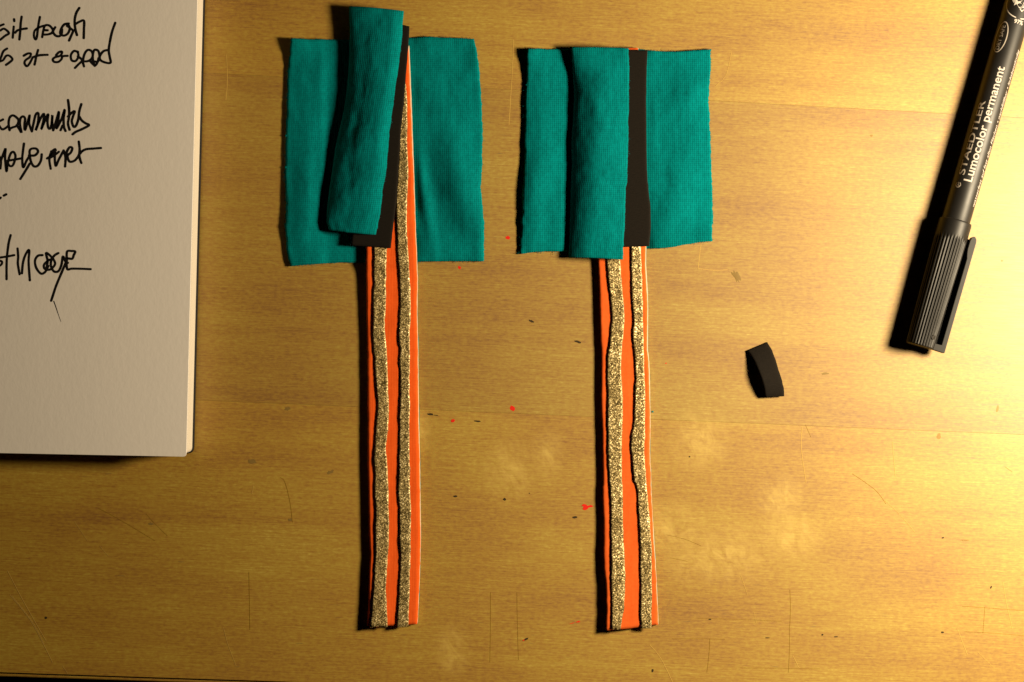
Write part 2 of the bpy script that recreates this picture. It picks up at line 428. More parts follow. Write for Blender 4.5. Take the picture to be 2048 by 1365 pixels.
def Z(pts, oy=0.0): return [(x / 4.876, y / 4.876 + oy) for x, y in pts]
WORDS = [
 (0, [[(-20, 262), (14, 248), (36, 240)], [(4, 300), (42, 283), (88, 325), (50, 352), (4, 390)]]),
 (0, [[(135, 262), (130, 312), (125, 370)], [(138, 190), (140, 208)], [(212, 165), (203, 230), (198, 310), (190, 388)], [(150, 322), (170, 300), (210, 288), (262, 280)]]),
 (0, [[(390, 168), (378, 230), (368, 300), (362, 352), (350, 388), (333, 362), (335, 312), (360, 282), (402, 262), (440, 252)],
      [(412, 365), (424, 300), (440, 252), (482, 252), (516, 292), (508, 322), (468, 338), (420, 340)], [(440, 297), (466, 298)],
      [(540, 268), (518, 312), (545, 350), (580, 355), (602, 330), (606, 288)],
      [(672, 232), (630, 240), (600, 280), (590, 330), (622, 350), (662, 330), (682, 280), (664, 236)], [(655, 255), (700, 288), (714, 305), (696, 350), (675, 398)],
      [(775, 80), (745, 130), (730, 200), (735, 280), (752, 345)], [(736, 238), (780, 213), (820, 205), (820, 290), (818, 375)]]),
 (0, [[(70, 476), (34, 502), (14, 552), (-5, 600)], [(-5, 602), (30, 590), (60, 548), (92, 546), (122, 580), (95, 610), (60, 635)]]),
 (0, [[(232, 546), (270, 525), (302, 526), (290, 560), (250, 590), (240, 620), (262, 648), (290, 620), (320, 562)], [(372, 490), (355, 550), (345, 600), (338, 632)], [(320, 562), (382, 542), (465, 537)]]),
 (0, [[(548, 540), (576, 511), (606, 508), (590, 545), (540, 560), (515, 582), (530, 606), (570, 606), (600, 580), (612, 552), (660, 547)]]),
 (0, [[(762, 510), (722, 500), (692, 540), (700, 590), (740, 596), (766, 550), (756, 505)], [(760, 552), (802, 590), (766, 630), (732, 665)],
      [(820, 650), (810, 600), (825, 530), (856, 490), (892, 500), (906, 540), (890, 580), (852, 600), (815, 600)],
      [(925, 645), (910, 600), (906, 540), (922, 490), (960, 500), (972, 560), (955, 602), (922, 602)], [(882, 600), (925, 640), (952, 610), (962, 570)],
      [(1060, 490), (1010, 502), (975, 552), (985, 592), (1040, 615), (1080, 612), (1072, 560), (1062, 490), (1075, 400), (1095, 310), (1125, 225)]]),
 (180, [[(30, 290), (2, 304)], [(-8, 350), (22, 386), (58, 372), (84, 350)],
      [(95, 395), (85, 330), (95, 272), (126, 250), (162, 270), (182, 300), (165, 350), (122, 368), (90, 384)],
      [(165, 345), (190, 385), (210, 415), (196, 340), (200, 282), (225, 260), (246, 282), (240, 340), (245, 392), (272, 310), (290, 248), (285, 320), (298, 370), (312, 406)],
      [(312, 406), (328, 330), (350, 242), (376, 230), (372, 320), (350, 395), (394, 285), (430, 235), (424, 310), (404, 384), (440, 300), (470, 240), (464, 310), (472, 370), (490, 380), (505, 330), (512, 248), (510, 320), (520, 396)],
      [(520, 396), (550, 300), (575, 215), (570, 290), (552, 376), (600, 290), (632, 195), (622, 280), (625, 360), (640, 402)], [(592, 395), (612, 350)],
      [(665, 100), (675, 180), (675, 260), (665, 330), (680, 390)], [(665, 262), (700, 225), (730, 210), (714, 260), (702, 310), (720, 360), (742, 352), (765, 290), (775, 210), (795, 140)],
      [(776, 262), (800, 300), (838, 328), (870, 346), (800, 385), (742, 410), (710, 435)]]),
 (180, [[(-6, 650), (10, 700), (5, 768)], [(10, 690), (35, 622), (55, 575), (50, 650), (55, 720), (65, 796), (76, 720), (100, 632), (130, 605), (151, 640), (145, 690), (125, 738), (100, 745), (80, 722)], [(75, 692), (150, 680), (215, 668)],
      [(235, 525), (225, 600), (218, 680), (228, 756), (260, 692), (292, 640)], [(285, 640), (340, 640), (372, 605), (355, 575), (310, 575), (290, 602), (300, 690), (330, 745), (370, 740), (400, 690), (408, 630)], [(292, 720), (250, 790), (200, 870)]]),
 (180, [[(460, 670), (500, 640), (540, 580), (500, 612), (482, 680), (495, 770)], [(480, 668), (530, 640), (575, 605)], [(500, 602), (545, 590)], [(540, 580), (535, 660), (545, 742), (575, 680), (622, 592)],
      [(622, 592), (640, 660), (636, 748)], [(640, 660), (655, 600), (682, 560), (706, 570), (692, 612), (660, 645), (680, 700), (730, 690), (770, 642)], [(770, 505), (778, 580), (775, 650), (795, 715)], [(768, 640), (800, 602), (842, 580), (910, 574), (985, 568)]]),
 (180, [[(-6, 1062), (8, 1052)], [(38, 1032), (62, 1020)]]),
 (440, [[(-14, 398), (20, 408), (14, 436), (-14, 452)], [(105, 150), (85, 230), (70, 350), (65, 450), (65, 580)], [(-10, 370), (60, 360), (140, 345)]]),
 (440, [[(172, 280), (178, 360), (175, 430), (192, 532)], [(215, 522), (225, 420), (250, 340), (285, 295), (280, 400), (285, 500), (292, 590)]]),
 (440, [[(415, 345), (370, 352), (342, 400), (355, 470), (400, 525), (442, 508), (472, 450)], [(520, 380), (475, 395), (430, 440), (440, 480), (490, 485), (535, 440), (530, 400), (490, 350), (450, 325), (465, 400), (455, 470)],
      [(570, 325), (530, 350), (500, 400), (500, 460), (530, 505), (572, 500), (600, 440), (615, 358), (640, 408), (662, 420)], [(642, 420), (600, 520), (550, 640), (520, 730), (500, 790)],
      [(652, 390), (656, 310), (700, 305), (735, 310), (720, 345), (705, 380), (655, 385), (657, 480), (700, 477), (790, 478), (885, 482)], ]),
]
for oy, st in WORDS:
    stroke_mesh('handwritten_word', [Z(s, oy) for s in st], 4.9, NB_H + 0.03, M['ink'], nb)
stroke_mesh('handwritten_word', [Z([(640, 422), (600, 520), (550, 640), (520, 735)], 440)], 3.0, NB_H + 0.06, M['ink'], nb)
stroke_mesh('pen_tick', [Z([(525, 795), (545, 850), (570, 925), (595, 995)], 440)], 2.2, NB_H + 0.03, M['ink'], nb, True)

# ------------------------------------------------------------------ cloth stacks
def fuzz(name, edges, mat, parent, n, z, ln=(2, 5), wdt=0.35, clump=0.25):
    """loose yarn ends sticking out along cut edges"""
    V, F = [], []
    for k in range(n):
        e = edges[k % len(edges)]; i = rnd.randrange(len(e) - 1); t = rnd.random()
        x, y = lerp(e[i][0], e[i + 1][0], t), lerp(e[i][1], e[i + 1][1], t)
        a = rnd.uniform(0, 2 * math.pi); L = rnd.uniform(*ln) * (1.8 if rnd.random() < 0.12 else 1)
        b = a + rnd.uniform(-1.4, 1.4); zz = z(x, y)
        pts = [(x, y, zz), (x + math.cos(a) * L * 0.5, y + math.sin(a) * L * 0.5, zz + rnd.uniform(0, 0.3)), (x + math.cos(a) * L * .5 + math.cos(b) * L * .5, y + math.sin(a) * L * .5 + math.sin(b) * L * .5, zz + rnd.uniform(-0.1, 0.35))]
        base = len(V)
        for q, (px, py, pz) in enumerate(pts):
            w_ = wdt * (1 - 0.25 * q)
            for c in range(3):
                an = c * 2.094
                V.append(W(px + w_ * math.cos(an) * math.sin(a), py - w_ * math.cos(an) * math.cos(a), pz + w_ * 0.16 * math.sin(an)))
        for q in range(2):
            for c in range(3):
                d = (c + 1) % 3; F.append((base + q * 3 + c, base + q * 3 + d, base + q * 3 + 3 + d, base + q * 3 + 3 + c))
    o = mesh_obj(name, V, F, mat, parent); o['kind'] = 'stuff'; return o

def gauss(x, y, cx, cy, sx, sy, ang=0.0):
    dx, dy = x - cx, y - cy; c, s = math.cos(ang), math.sin(ang)
    a, b = (dx * c + dy * s) / sx, (-dx * s + dy * c) / sy
    return math.exp(-0.5 * (a * a + b * b))

def lump(name, x, y, z, r, mat, parent):
    """pilled knot of yarn"""
    V, F = [], []; n, m_ = 10, 6; c = W(x, y, z); r *= PX
    for j in range(m_ + 1):
        ph = math.pi * j / m_
        for i in range(n):
            th = 2 * math.pi * i / n; rr = r * rnd.uniform(0.8, 1.2)
            V.append(c + Vector((rr * math.sin(ph) * math.cos(th), rr * math.sin(ph) * math.sin(th), 0.7 * rr * math.cos(ph))))
    for j in range(m_):
        for i in range(n): F.append((j * n + i, j * n + (i + 1) % n, (j + 1) * n + (i + 1) % n, (j + 1) * n + i))
    return mesh_obj(name, V, F, mat, parent, True, [(v.x, v.y) for v in V])

PT = 0.8   # thickness of the teal jersey, mm
def crumple(x, y, a=1.0):
    return a * (0.16 * mnoise.noise(Vector((x / 30, y / 46, 3.1))) + 0.10 * mnoise.noise(Vector((x / 13, y / 20, 7.7))) + 0.045 * mnoise.noise(Vector((x / 5, y / 6, 1.2))))
def rip(x, y, k): return 0.18 + crumple(x, y) + 0.05 * math.sin(x * 0.071 * k + y * 0.023) + 0.04 * math.sin(y * 0.083 * k - x * 0.031)

# ---- left teal panel
LA = [(582,77),(580,100),(575,150),(574,220),(571,272),(572,300),(570,350),(572,400),(570,450),(574,500),(580,533)]
RA = [(948,78),(955,110),(960,150),(963,200),(965,260),(964,340),(962,380),(966,420),(969,470),(967,523)]
TA = [(582,77),(625,79),(685,80),(760,77),(820,76),(860,74),(900,76),(948,78)]
BA = [(580,533),(610,530),(650,527),(718,525),(780,524),(838,524),(900,523),(967,523)]
def zA(u, v, x, y):
    z = 0.05 + rip(x, y, 1.0) + 0.09
    z += 2.0 * gauss(x, y, 578, 70, 30, 26) + 0.8 * gauss(x, y, 900, 70, 60, 14)
    z += 1.2 * gauss(x, y, 915, 330, 26, 80, -0.2) + 2.2 * gauss(x, y, 928, 395, 26, 50, -0.35) + 0.9 * gauss(x, y, 890, 490, 60, 22, -0.15) + 0.9 * gauss(x, y, 962, 470, 12, 40)
    z += 1.2 * gauss(x, y, 850, 400, 9, 60, -0.16) + 0.5 * gauss(x, y, 965, 130, 18, 70) + 0.5 * gauss(x, y, 900, 215, 60, 30, 0.6)
    z += 0.9 * gauss(x, y, 612, 330, 16, 120) + 0.8 * gauss(x, y, 600, 440, 26, 40) + 0.5 * gauss(x, y, 640, 180, 14, 60) + 0.5 * gauss(x, y, 650, 520, 40, 12)
    m_ = smooth(845, 822, x) * smooth(640, 660, x)     # pressed flat under the strap
    return lerp(z, 0.06, m_) if 640 < x < 845 else z
EJ = 0.5
gA = coons(TA, BA, LA, RA, 100, 120, (EJ * .6, EJ * .5, EJ, EJ))
panA = sheet('teal_panel', gA, zA, PT, M['teal'])
tag(panA, 'wrinkled teal jersey rectangle under the tilted black strip of the left strap', 'fabric panel', 'teal fabric panels')
fuzz('frayed_yarn', [[r[0] for r in gA], [r[-1] for r in gA], [r[0] for r in gA], gA[0], gA[-1]], M['teal'], panA, 420, lambda x, y: 0.6)
for (x, y) in ((572, 272), (964, 262), (967, 500), (571, 335)): lump('yarn_knot', x, y, 0.9, 2.0, M['teal'], panA)
lump('yarn_knot', 627, 176, 0.95, 1.8, M['teal'], panA)

# ---- right teal panel
LB = [(1055,98),(1052.7,150),(1050.4,217),(1049.3,285),(1047.5,340),(1043.7,397),(1042.6,453.5),(1040.3,508.6)]
RB = [(1423,99),(1420,150),(1417.7,217),(1420,262),(1423,340),(1425.5,420),(1425,483)]
TB = [(1055,98),(1140,98.5),(1200,99),(1275,98),(1300,101),(1340,104),(1390,101.5),(1423,99)]
BB = [(1040.3,508.6),(1075,504),(1100,503),(1133,503),(1200,502),(1295,498),(1330,497),(1370,490),(1400,484.5),(1425,483)]
def zB(u, v, x, y):
    z = 0.14 + rip(x, y, 0.9)
    z += 1.7 * gauss(x, y, 1052, 90, 22, 30) + 1.0 * gauss(x, y, 1350, 92, 70, 12)
    z += 1.0 * gauss(x, y, 1085, 280, 20, 120) + 1.3 * gauss(x, y, 1066, 400, 16, 60) + 1.6 * gauss(x, y, 1390, 490, 60, 22, -0.12) + 1.0 * gauss(x, y, 1370, 320, 30, 110, 0.1) - 0.05
    z += 0.45 * gauss(x, y, 1120, 400, 14, 70, 0.1) + 1.1 * gauss(x, y, 1385, 180, 24, 40, 0.7) + 0.8 * gauss(x, y, 1335, 440, 20, 50, 0.3)
    m_ = smooth(1310, 1290, x) * smooth(1120, 1150, x)
    return lerp(z, 0.06, m_) if 1120 < x < 1310 else z
gB = coons(TB, BB, LB, RB, 100, 120, (EJ * .6, EJ * .5, EJ, EJ))
panB = sheet('teal_panel', gB, zB, PT, M['teal'])
tag(panB, 'smooth teal jersey rectangle under the upright black strip of the right strap', 'fabric panel', 'teal fabric panels')
fuzz('frayed_yarn', [[r[0] for r in gB], [r[-1] for r in gB], [r[0] for r in gB], gB[0], gB[-1]], M['teal'], panB, 420, lambda x, y: 0.6)
for (x, y) in ((1043, 396), (1053, 170), (1425, 446)): lump('yarn_knot', x, y, 1.0, 1.8, M['teal'], panB)

# ---- orange straps
def edges_to_side(e): return [(x, y) for y, x in e]
def strap(name, left, right, top, bottom, omat, white, ribbons, z_panel_end, label, group, lift):
    root = empty(name, W(*bottom[0], 0)); tag(root, label, 'strap', group)
    def zb(x, y):
        k = smooth(z_panel_end + 26, z_panel_end - 4, y)
        return 0.90 * k + 0.05 + lift(x, y)
    nv = 240
    for nm, dl, dr, z0, th, mt, jt in (('teal_backing', 0.8, 1, 0.0, 0.42, M['teal'], 0.25), ('felt_backing', 0.5, 0, 0.44, 0.80, M['felt'], 0.12), ('orange_face', 0, 0, 1.26, 0.72, omat, 0.22)):
        L = [(x + dl, y) for x, y in left]
        if nm == 'orange_face': R = right
        elif nm == 'felt_backing': R = [(x + 0.6 * white(y), y) for x, y in right]
        else: R = [(x + 0.6 * white(y) + 0.15, y) for x, y in right]
        Tt = [(L[0][0], top[0][1]), (R[0][0], top[-1][1])]
        Bt = [L[-1]] + list(bottom[1:-1]) + [R[-1]]
        if nm != 'orange_face': Bt = [(x, y - 1.0) for x, y in Bt]; L = L[:-1] + [Bt[0]]; R = R[:-1] + [Bt[-1]]
        g = coons(Tt, Bt, L, R, 26, nv, (0.15, 0.3, jt, jt))
        sheet(nm, g, lambda u, v, x, y, z0=z0: zb(x, y) + z0 + 0.02 * math.sin(y * 0.05 + x * 0.2) + (crumple(x, y, 0.35) if z0 > 1 else 0), th, mt, root, 0.35)
    for rl, rr, ty, by in ribbons:
        L = [(x, y) for y, x in rl]; R = [(x, y) for y, x in rr]
        g = coons([L[0], R[0]], [L[-1], ((L[-1][0] + R[-1][0]) / 2, (L[-1][1] + R[-1][1]) / 2 + rnd.uniform(-1, 1)), R[-1]], L, R, 10, 300, (0.1, 0.5, 0.28, 0.28))
        def zr(u, v, x, y):
            bulge = 0.05 * math.sin(math.pi * u) + 0.10 * max(0, math.sin(y * 0.045 + L[0][0])) * (1 - u) ** 3
            return zb(x, y) + 2.06 + bulge + 0.16 * (1 - u) ** 4 + crumple(x, y, 0.35)
        rb = sheet('gold_ribbon', g, zr, 0.34, M['gold'], root, 0.3)
        fuzz('loose_glitter', [[r[0] for r in g], [r[-1] for r in g], [r[-1] for r in g], g[-1]], M['gold'], rb, 70, lambda x, y: zb(x, y) + 2.18, (0.8, 2.0), 0.5)
    return root, zb

oL = [(736,92),(734,250),(732,400),(732,495),(732,560),(733,620),(734,680),(735,760),(735,850),(735,920),(737,1000),(738,1060),(740,1110),(738,1160),(737,1200),(734,1256)]
oR = [(816.5,92),(819,150),(822,220),(825,300),(828.5,400),(831.5,480),(834.5,560),(833.5,620),(835,680),(836,760),(837,850),(839,920),(840,1000),(841,1080),(839,1150),(837,1200),(834.5,1248.5)]
A1l = [(100,752),(300,750),(497,748.5),(528,749),(552,747.7),(568,749.3),(580,746.4),(609,746.4),(641,747),(673,745.3),(700,748),(712,749.6),(744,751),(768,752.5),(793,755),(817,755.8),(841,753.3),(873,751),(904,749.3),(922,747.7),(944,750),(993,749.6),(1025,751.7),(1073,751),(1112,751),(1144,749.3),(1169,747.7),(1193,746),(1225,743.7),(1255,741.2)]
A1r = [(100,777),(300,775),(497,774),(528,772.4),(561,771.9),(593,772.4),(617,772),(641,770.3),(665,770.6),(690,772.7),(712,774.3),(744,775.4),(777,776.7),(809,778.3),(841,777.5),(873,774.3),(900,772),(928,775),(960,776.7),(993,777.5),(1025,777.5),(1057,778.3),(1080,777.5),(1112,776),(1144,773.5),(1177,772),(1209,773.8),(1254,775.4)]
A2l = [(100,788),(200,793),(292,799),(337,797),(382,794),(405,792.7),(450,793.4),(495,795),(512,796),(544,798.5),(577,800),(609,801.2),(625,799.3),(641,799),(673,797.7),(690,800),(696,801.7),(728,799),(744,801),(777,801),(809,800.6),(841,800),(880,799),(928,798.5),(960,797.7),(993,796.4),(1017,799.3),(1065,800),(1081,799.3),(1112,801.7),(1144,800),(1177,798.5),(1209,796.9),(1241,794.8),(1255,793.6)]
A2r = [(100,808),(166,811.8),(202,814.5),(247,815),(292,814.5),(346,817),(382,814.5),(450,814),(495,815.5),(528,818),(544,819),(577,821),(609,821.8),(641,821),(673,819.4),(700,820),(744,819.4),(809,820),(841,819),(900,819.4),(976,820.2),(1009,821.8),(1041,822.6),(1073,820.5),(1095,822),(1112,821),(1144,820.2),(1177,820),(1209,818.3),(1241,817.3),(1252,817)]
def liftA(x, y): return 0.35 * smooth(1000, 1256, y) * smooth(800, 736, x) + 0.35 * smooth(640, 540, y) * smooth(790, 732, x)
def liftB(x, y): return 0.7 * smooth(950, 1262, y) * smooth(1290, 1205, x)
strap('orange_strap', oL, oR, [(736, 92), (816, 92)], [(734,1256),(745,1255.5),(776,1252),(800,1251),(834.5,1248.5)], M['orange'],
      table_fn([(92, 3.6), (300, 2.6), (500, 2.0), (700, 2.2), (1000, 2.0), (1250, 1.2)]),
      [(A1l, A1r, 100, 1255), (A2l, A2r, 100, 1255)], 524,
      'left ribbed orange strap with two gold ribbons, its top under the tilted black strip', 'orange straps with gold ribbons', liftA)

pL = [(1193,97),(1194,300),(1195.8,518),(1197,544.5),(1198.7,576.7),(1199.5,625),(1200.6,657),(1202,700),(1202.7,728),(1202,776),(1202.7,825),(1204.3,857),(1204.8,900),(1206,930),(1206,970),(1204.3,977),(1205.5,1009),(1206.7,1041),(1207.3,1090),(1207,1112),(1208.4,1144),(1210.8,1160),(1212,1193),(1212.9,1225),(1211.6,1248),(1211.3,1262)]
pR = [(1276,97),(1283,300),(1291.4,494.5),(1290,528),(1292,560),(1293.8,585),(1294.6,625),(1294,700),(1296,712),(1297.8,744),(1299,793),(1300,841),(1299.3,900),(1300,928),(1301.5,941),(1301.8,977),(1303.4,1009),(1305,1041),(1308,1090),(1310.7,1128),(1313,1177),(1314.7,1209),(1316.3,1250)]
B1l = [(105,1208),(300,1210),(518,1213.5),(544,1215.6),(577,1218.3),(609,1222.5),(641,1224.5),(657,1222),(690,1219.3),(712,1215.6),(744,1214),(777,1215.6),(809,1216),(841,1215.6),(873,1216),(900,1215.3),(928,1216.4),(960,1219.3),(993,1221.6),(1041,1222),(1090,1222.5),(1128,1223.7),(1152,1222),(1193,1223.7),(1225,1223.7),(1257,1223.7)]
B1r = [(105,1236),(300,1238),(518,1240.6),(544,1241.9),(577,1244.6),(609,1248.3),(641,1249),(673,1246),(695,1244.5),(712,1243),(744,1242.2),(777,1244.6),(809,1246),(841,1245.4),(873,1244),(900,1243.8),(928,1243.8),(977,1245),(1041,1246.7),(1090,1247.8),(1112,1249.5),(1144,1250.6),(1193,1250),(1217,1248.6),(1233,1245.4),(1259,1241.4)]
B2l = [(105,1254),(300,1258),(494,1263),(528,1263.3),(560,1263),(593,1264.4),(625,1266.7),(641,1268.3),(665,1266.4),(690,1267),(712,1269.6),(744,1271.2),(777,1270.4),(809,1270),(841,1268.8),(857,1266.5),(873,1262.3),(890,1261),(900,1262),(920,1264.8),(944,1266.4),(960,1267.7),(968,1271.5),(977,1274.4),(993,1275.7),(1025,1276.9),(1057,1279.3),(1090,1280.8),(1128,1280.6),(1160,1281.7),(1225,1281.2),(1256,1282)]
B2r = [(105,1273),(300,1277),(494,1281.7),(528,1282.8),(560,1284.4),(593,1285.4),(641,1286),(673,1287.7),(712,1288),(744,1289),(777,1290),(809,1290.9),(841,1290.9),(873,1290),(900,1288.3),(912,1289),(944,1291.8),(977,1293.8),(1009,1297),(1041,1300),(1073,1302),(1095,1303.3),(1128,1303.8),(1177,1304),(1225,1303),(1257,1303)]
strap('orange_strap', pL, pR, [(1193, 97), (1276, 96)], [(1211.3,1262),(1225,1260),(1242,1258.5),(1262,1257),(1280,1254),(1300,1251.5),(1316.3,1250)], M['orange_fine'],
      table_fn([(97, 2.0), (494, 1.6), (530, 3.4), (600, 3.0), (700, 2.6), (830, 2.0), (930, 1.2), (1100, 1.4), (1250, 1.4)]),
      [(B1l, B1r, 105, 1258), (B2l, B2r, 105, 1257)], 499,
      'right bright orange strap with two wavy gold ribbons, its top under the upright black strip', 'orange straps with gold ribbons', liftB)

# ---- black foam strips lying on the straps
bR = [(819,53),(817,90),(813,140),(808,200),(801.5,270),(797,337),(793.8,396),(787,450),(781.5,497)]
bL = [(741,46),(733,180),(722,300),(711,400),(702,491)]
gg = coons([(741,46),(805,49.5),(819,53)], [(702,491),(740,494),(781.5,497)], bL, bR, 22, 90, (0.1, 0.1, 0.1, 0.12))
blA = sheet('black_strip', gg, lambda u, v, x, y: 3.42 + 0.35 * smooth(120, 40, y) - 0.25 * (1 - u) ** 2 * v, 0.5, M['foam'], None, 0.15)
tag(blA, 'black foam strip lying tilted across the left orange strap under a teal fold', 'foam strip', 'black foam strips')
cR = [(1295.5,100.5),(1293,150),(1292,217),(1292.6,273),(1294,340),(1296.4,375),(1301,415),(1302,453.5),(1298.6,493)]
cL = [(1216,100),(1213,250),(1210,400),(1212,496)]
gg = coons([(1216,100),(1295.5,100.5)], [(1212,496),(1248,494.5),(1298.6,493)], cL, cR, 22, 90, (0.1, 0.1, 0.1, 0.12))
blB = sheet('black_strip', gg, lambda u, v, x, y: 3.40 + 0.12 * math.sin(y * 0.012), 0.5, M['foam'], None, 0.15)
tag(blB, 'black foam strip lying straight along the right orange strap beside a teal fold', 'foam strip', 'black foam strips')

# ---- folded teal flaps
def flap(left, right, zb, zm, zr, label, wr, uk, bulge_t=(0, 0), bulge_b=(0, 0)):
    nv = 130; L = resample(left, nv, 0.15); R = resample(right, nv, 0.3)
    th = 0.7; V, U, F = [], [], []
    NT_, NB_ = 46, 26; rows = []
    for j in range(nv):
        v = j / (nv - 1); b, m_, r_ = zb(v), zm(v), zr(v)
        path = []
        for i in range(NT_ + 1):                       # upper layer, right edge -> fold
            q = i / NT_; u = 1 - q if q < 0.7 else lerp(0.3, 0.0, 1 - max(0.0, 1 - (q - 0.7) / 0.3) ** 1.8)
            if u >= uk: t = (u - uk) / (1 - uk); z = m_ + (r_ - m_) * t * t
            else: t = u / uk; z = b + (m_ - b) * (0.80 * math.sin(t * math.pi / 2) + 0.20 * math.sqrt(max(0.0, 1 - max(0.0, 1 - t) ** 9)))
            z += (wr(u, v) + crumple(u * 105, v * 440 + 900 * uk, 1.3)) * min(1, u * 6) * min(1, (1 - u) * 8 + 0.2)
            path.append((u, z))
        dep = min(b - 1.4, 1.1)
        for i in range(1, NB_ + 1):                     # lower layer, fold -> right
            u = 0.93 * (i / NB_) ** 1.7
            k = smooth(0.0, 0.5, u)
            z = lerp(b - dep * math.sqrt(min(1, u / 0.10)), r_ - th - 0.06, k)
            path.append((u, z))
        rows.append(path)
    n = len(rows[0])
    def pos(j, i):
        u, z = rows[j][i]; return W(lerp(L[j][0], R[j][0], u), lerp(L[j][1], R[j][1], u) + (bulge_t[0] * math.sin(math.pi * u) * (1 - j / (nv - 1)) + bulge_b[0] * math.sin(math.pi * u) * j / (nv - 1)), z)
    P = [[pos(j, i) for i in range(n)] for j in range(nv)]
    for side in (0, 1):
        for j in range(nv):
            s = 0.0
            for i in range(n):
                a, b = P[j][max(0, i - 1)], P[j][min(n - 1, i + 1)]
                t = (b - a); t.y = 0; t.normalize()
                nrm = Vector((t.z, 0, -t.x))            # outward (up for the upper layer)
                if i: s += (P[j][i] - P[j][i - 1]).length
                edge = i in (0, n - 1) or j in (0, nv - 1)
                off = th * MM / 2 * (0.6 if edge else 1.0) * (1 if side == 0 else -1)
                V.append(P[j][i] + nrm * off); U.append((-s, P[j][i].y))
    N = n * nv
    for j in range(nv - 1):
        for i in range(n - 1):
            a = j * n + i; F.append((a, a + 1, a + n + 1, a + n)); F.append((N + a, N + a + n, N + a + n + 1, N + a + 1))
    ring = [(0, i) for i in range(n)] + [(j, n - 1) for j in range(1, nv)] + [(nv - 1, i) for i in range(n - 2, -1, -1)] + [(j, 0) for j in range(nv - 2, 0, -1)]
    for (j0, i0), (j1, i1) in zip(ring, ring[1:] + ring[:1]):
        a, b = j0 * n + i0, j1 * n + i1; F.append((a, b, N + b, N + a))
    o = mesh_obj('folded_flap', V, F, M['teal'], None, True, U)
    tag(o, label, 'fabric fold', 'folded teal flaps')
    return o, [R[j] for j in range(nv)]
fL = [(700,13),(702,60),(701,110),(697,170),(690,220),(681,260),(672,300),(667,340),(661,380),(656,420),(655,445),(661,461)]
fR = [(806.8,22.5),(805,45),(801.7,90),(796,135),(790,180),(783.7,225),(778,270),(772.5,337),(764.6,382),(760,427),(751,470)]
flA, eA = flap(fL, fR, table_fn([(0, 3.7), (0.2, 2.8), (0.45, 2.0), (0.7, 2.0), (1, 3.2)]), table_fn([(0, 6.6), (0.3, 7.0), (0.6, 6.9), (0.85, 6.5), (1, 5.6)]), table_fn([(0, 5.4), (0.15, 5.1), (1, 5.05)]),
     'folded teal jersey flap lying tilted on the left black strip', lambda u, v: 0.28 * gauss(u, v, 0.42, 0.62, 0.10, 0.09, 0.4) - 0.32 * gauss(u, v, 0.36, 0.75, 0.08, 0.07, 0.5) + 0.22 * gauss(u, v, 0.3, 0.85, 0.1, 0.05) - 0.25 * gauss(u, v, 0.3, 0.5, 0.07, 0.12) + 0.05 * math.sin(v * 30 + u * 6), 0.78, (-1.5, 0), (1.0, 0))
fuzz('frayed_yarn', [eA], M['teal'], flA, 160, lambda x, y: 5.0, (1.5, 3.5))
lump('yarn_knot', 737, 349, 6.5, 2.6, M['teal'], flA); lump('yarn_knot', 759, 424, 5.3, 2.2, M['teal'], flA)
hL = [(1144.8,95),(1148,150),(1150.4,195),(1148,240),(1144.8,285),(1146,330),(1144.8,352),(1142.5,420),(1141.4,476),(1139.5,516)]
hR = [(1257,97),(1258,150),(1257,217),(1256,285),(1253.7,366),(1251.5,375),(1249,442),(1247,487),(1245.8,520)]
flB, eB = flap(hL, hR, table_fn([(0, 3.9), (0.06, 3.2), (0.14, 1.9), (0.5, 1.7), (0.8, 1.8), (1, 2.1)]), table_fn([(0, 5.0), (0.12, 5.6), (0.3, 6.1), (0.7, 6.1), (1, 5.4)]), table_fn([(0, 5.0), (1, 5.02)]),
     'folded teal jersey flap lying upright along the right black strip', lambda u, v: 0.3 * gauss(u, v, 0.55, 0.2, 0.3, 0.05) - 0.3 * gauss(u, v, 0.5, 0.1, 0.3, 0.04) + 0.28 * gauss(u, v, 0.45, 0.45, 0.2, 0.1, 0.3) - 0.22 * gauss(u, v, 0.25, 0.33, 0.1, 0.1) + 0.2 * gauss(u, v, 0.3, 0.75, 0.1, 0.15) + 0.04 * math.sin(v * 26 + u * 7), 0.52, (-1, 0), (-1.5, 0))
fuzz('frayed_yarn', [eB], M['teal'], flB, 160, lambda x, y: 5.0, (1.5, 3.5))

# ------------------------------------------------------------------ curled black scrap
sL = [(1493,702),(1499,708),(1508,722),(1516,740),(1523,758),(1528,777),(1530.5,795)]
sR = [(1534.5,684.5),(1544,701),(1551,720),(1558,742),(1564,760),(1568,778),(1568.5,793)]
gg = coons([sL[0], sR[0]], [sL[-1], sR[-1]], sL, sR, 10, 40, (0.05, 0.15, 0.15, 0.15))
zs = table_fn([(0, 0.1), (0.15, 1.2), (0.3, 2.1), (0.5, 3.0), (0.65, 3.2), (0.8, 2.9), (0.92, 2.3), (1, 1.6)])
scr = sheet('foam_scrap', gg, lambda u, v, x, y: 0.03 + zs(v) * lerp(1.0, 0.75, u) , 0.5, M['foam'], None, 0.2)
tag(scr, 'small curled black foam offcut lying alone on the wood', 'foam scrap')

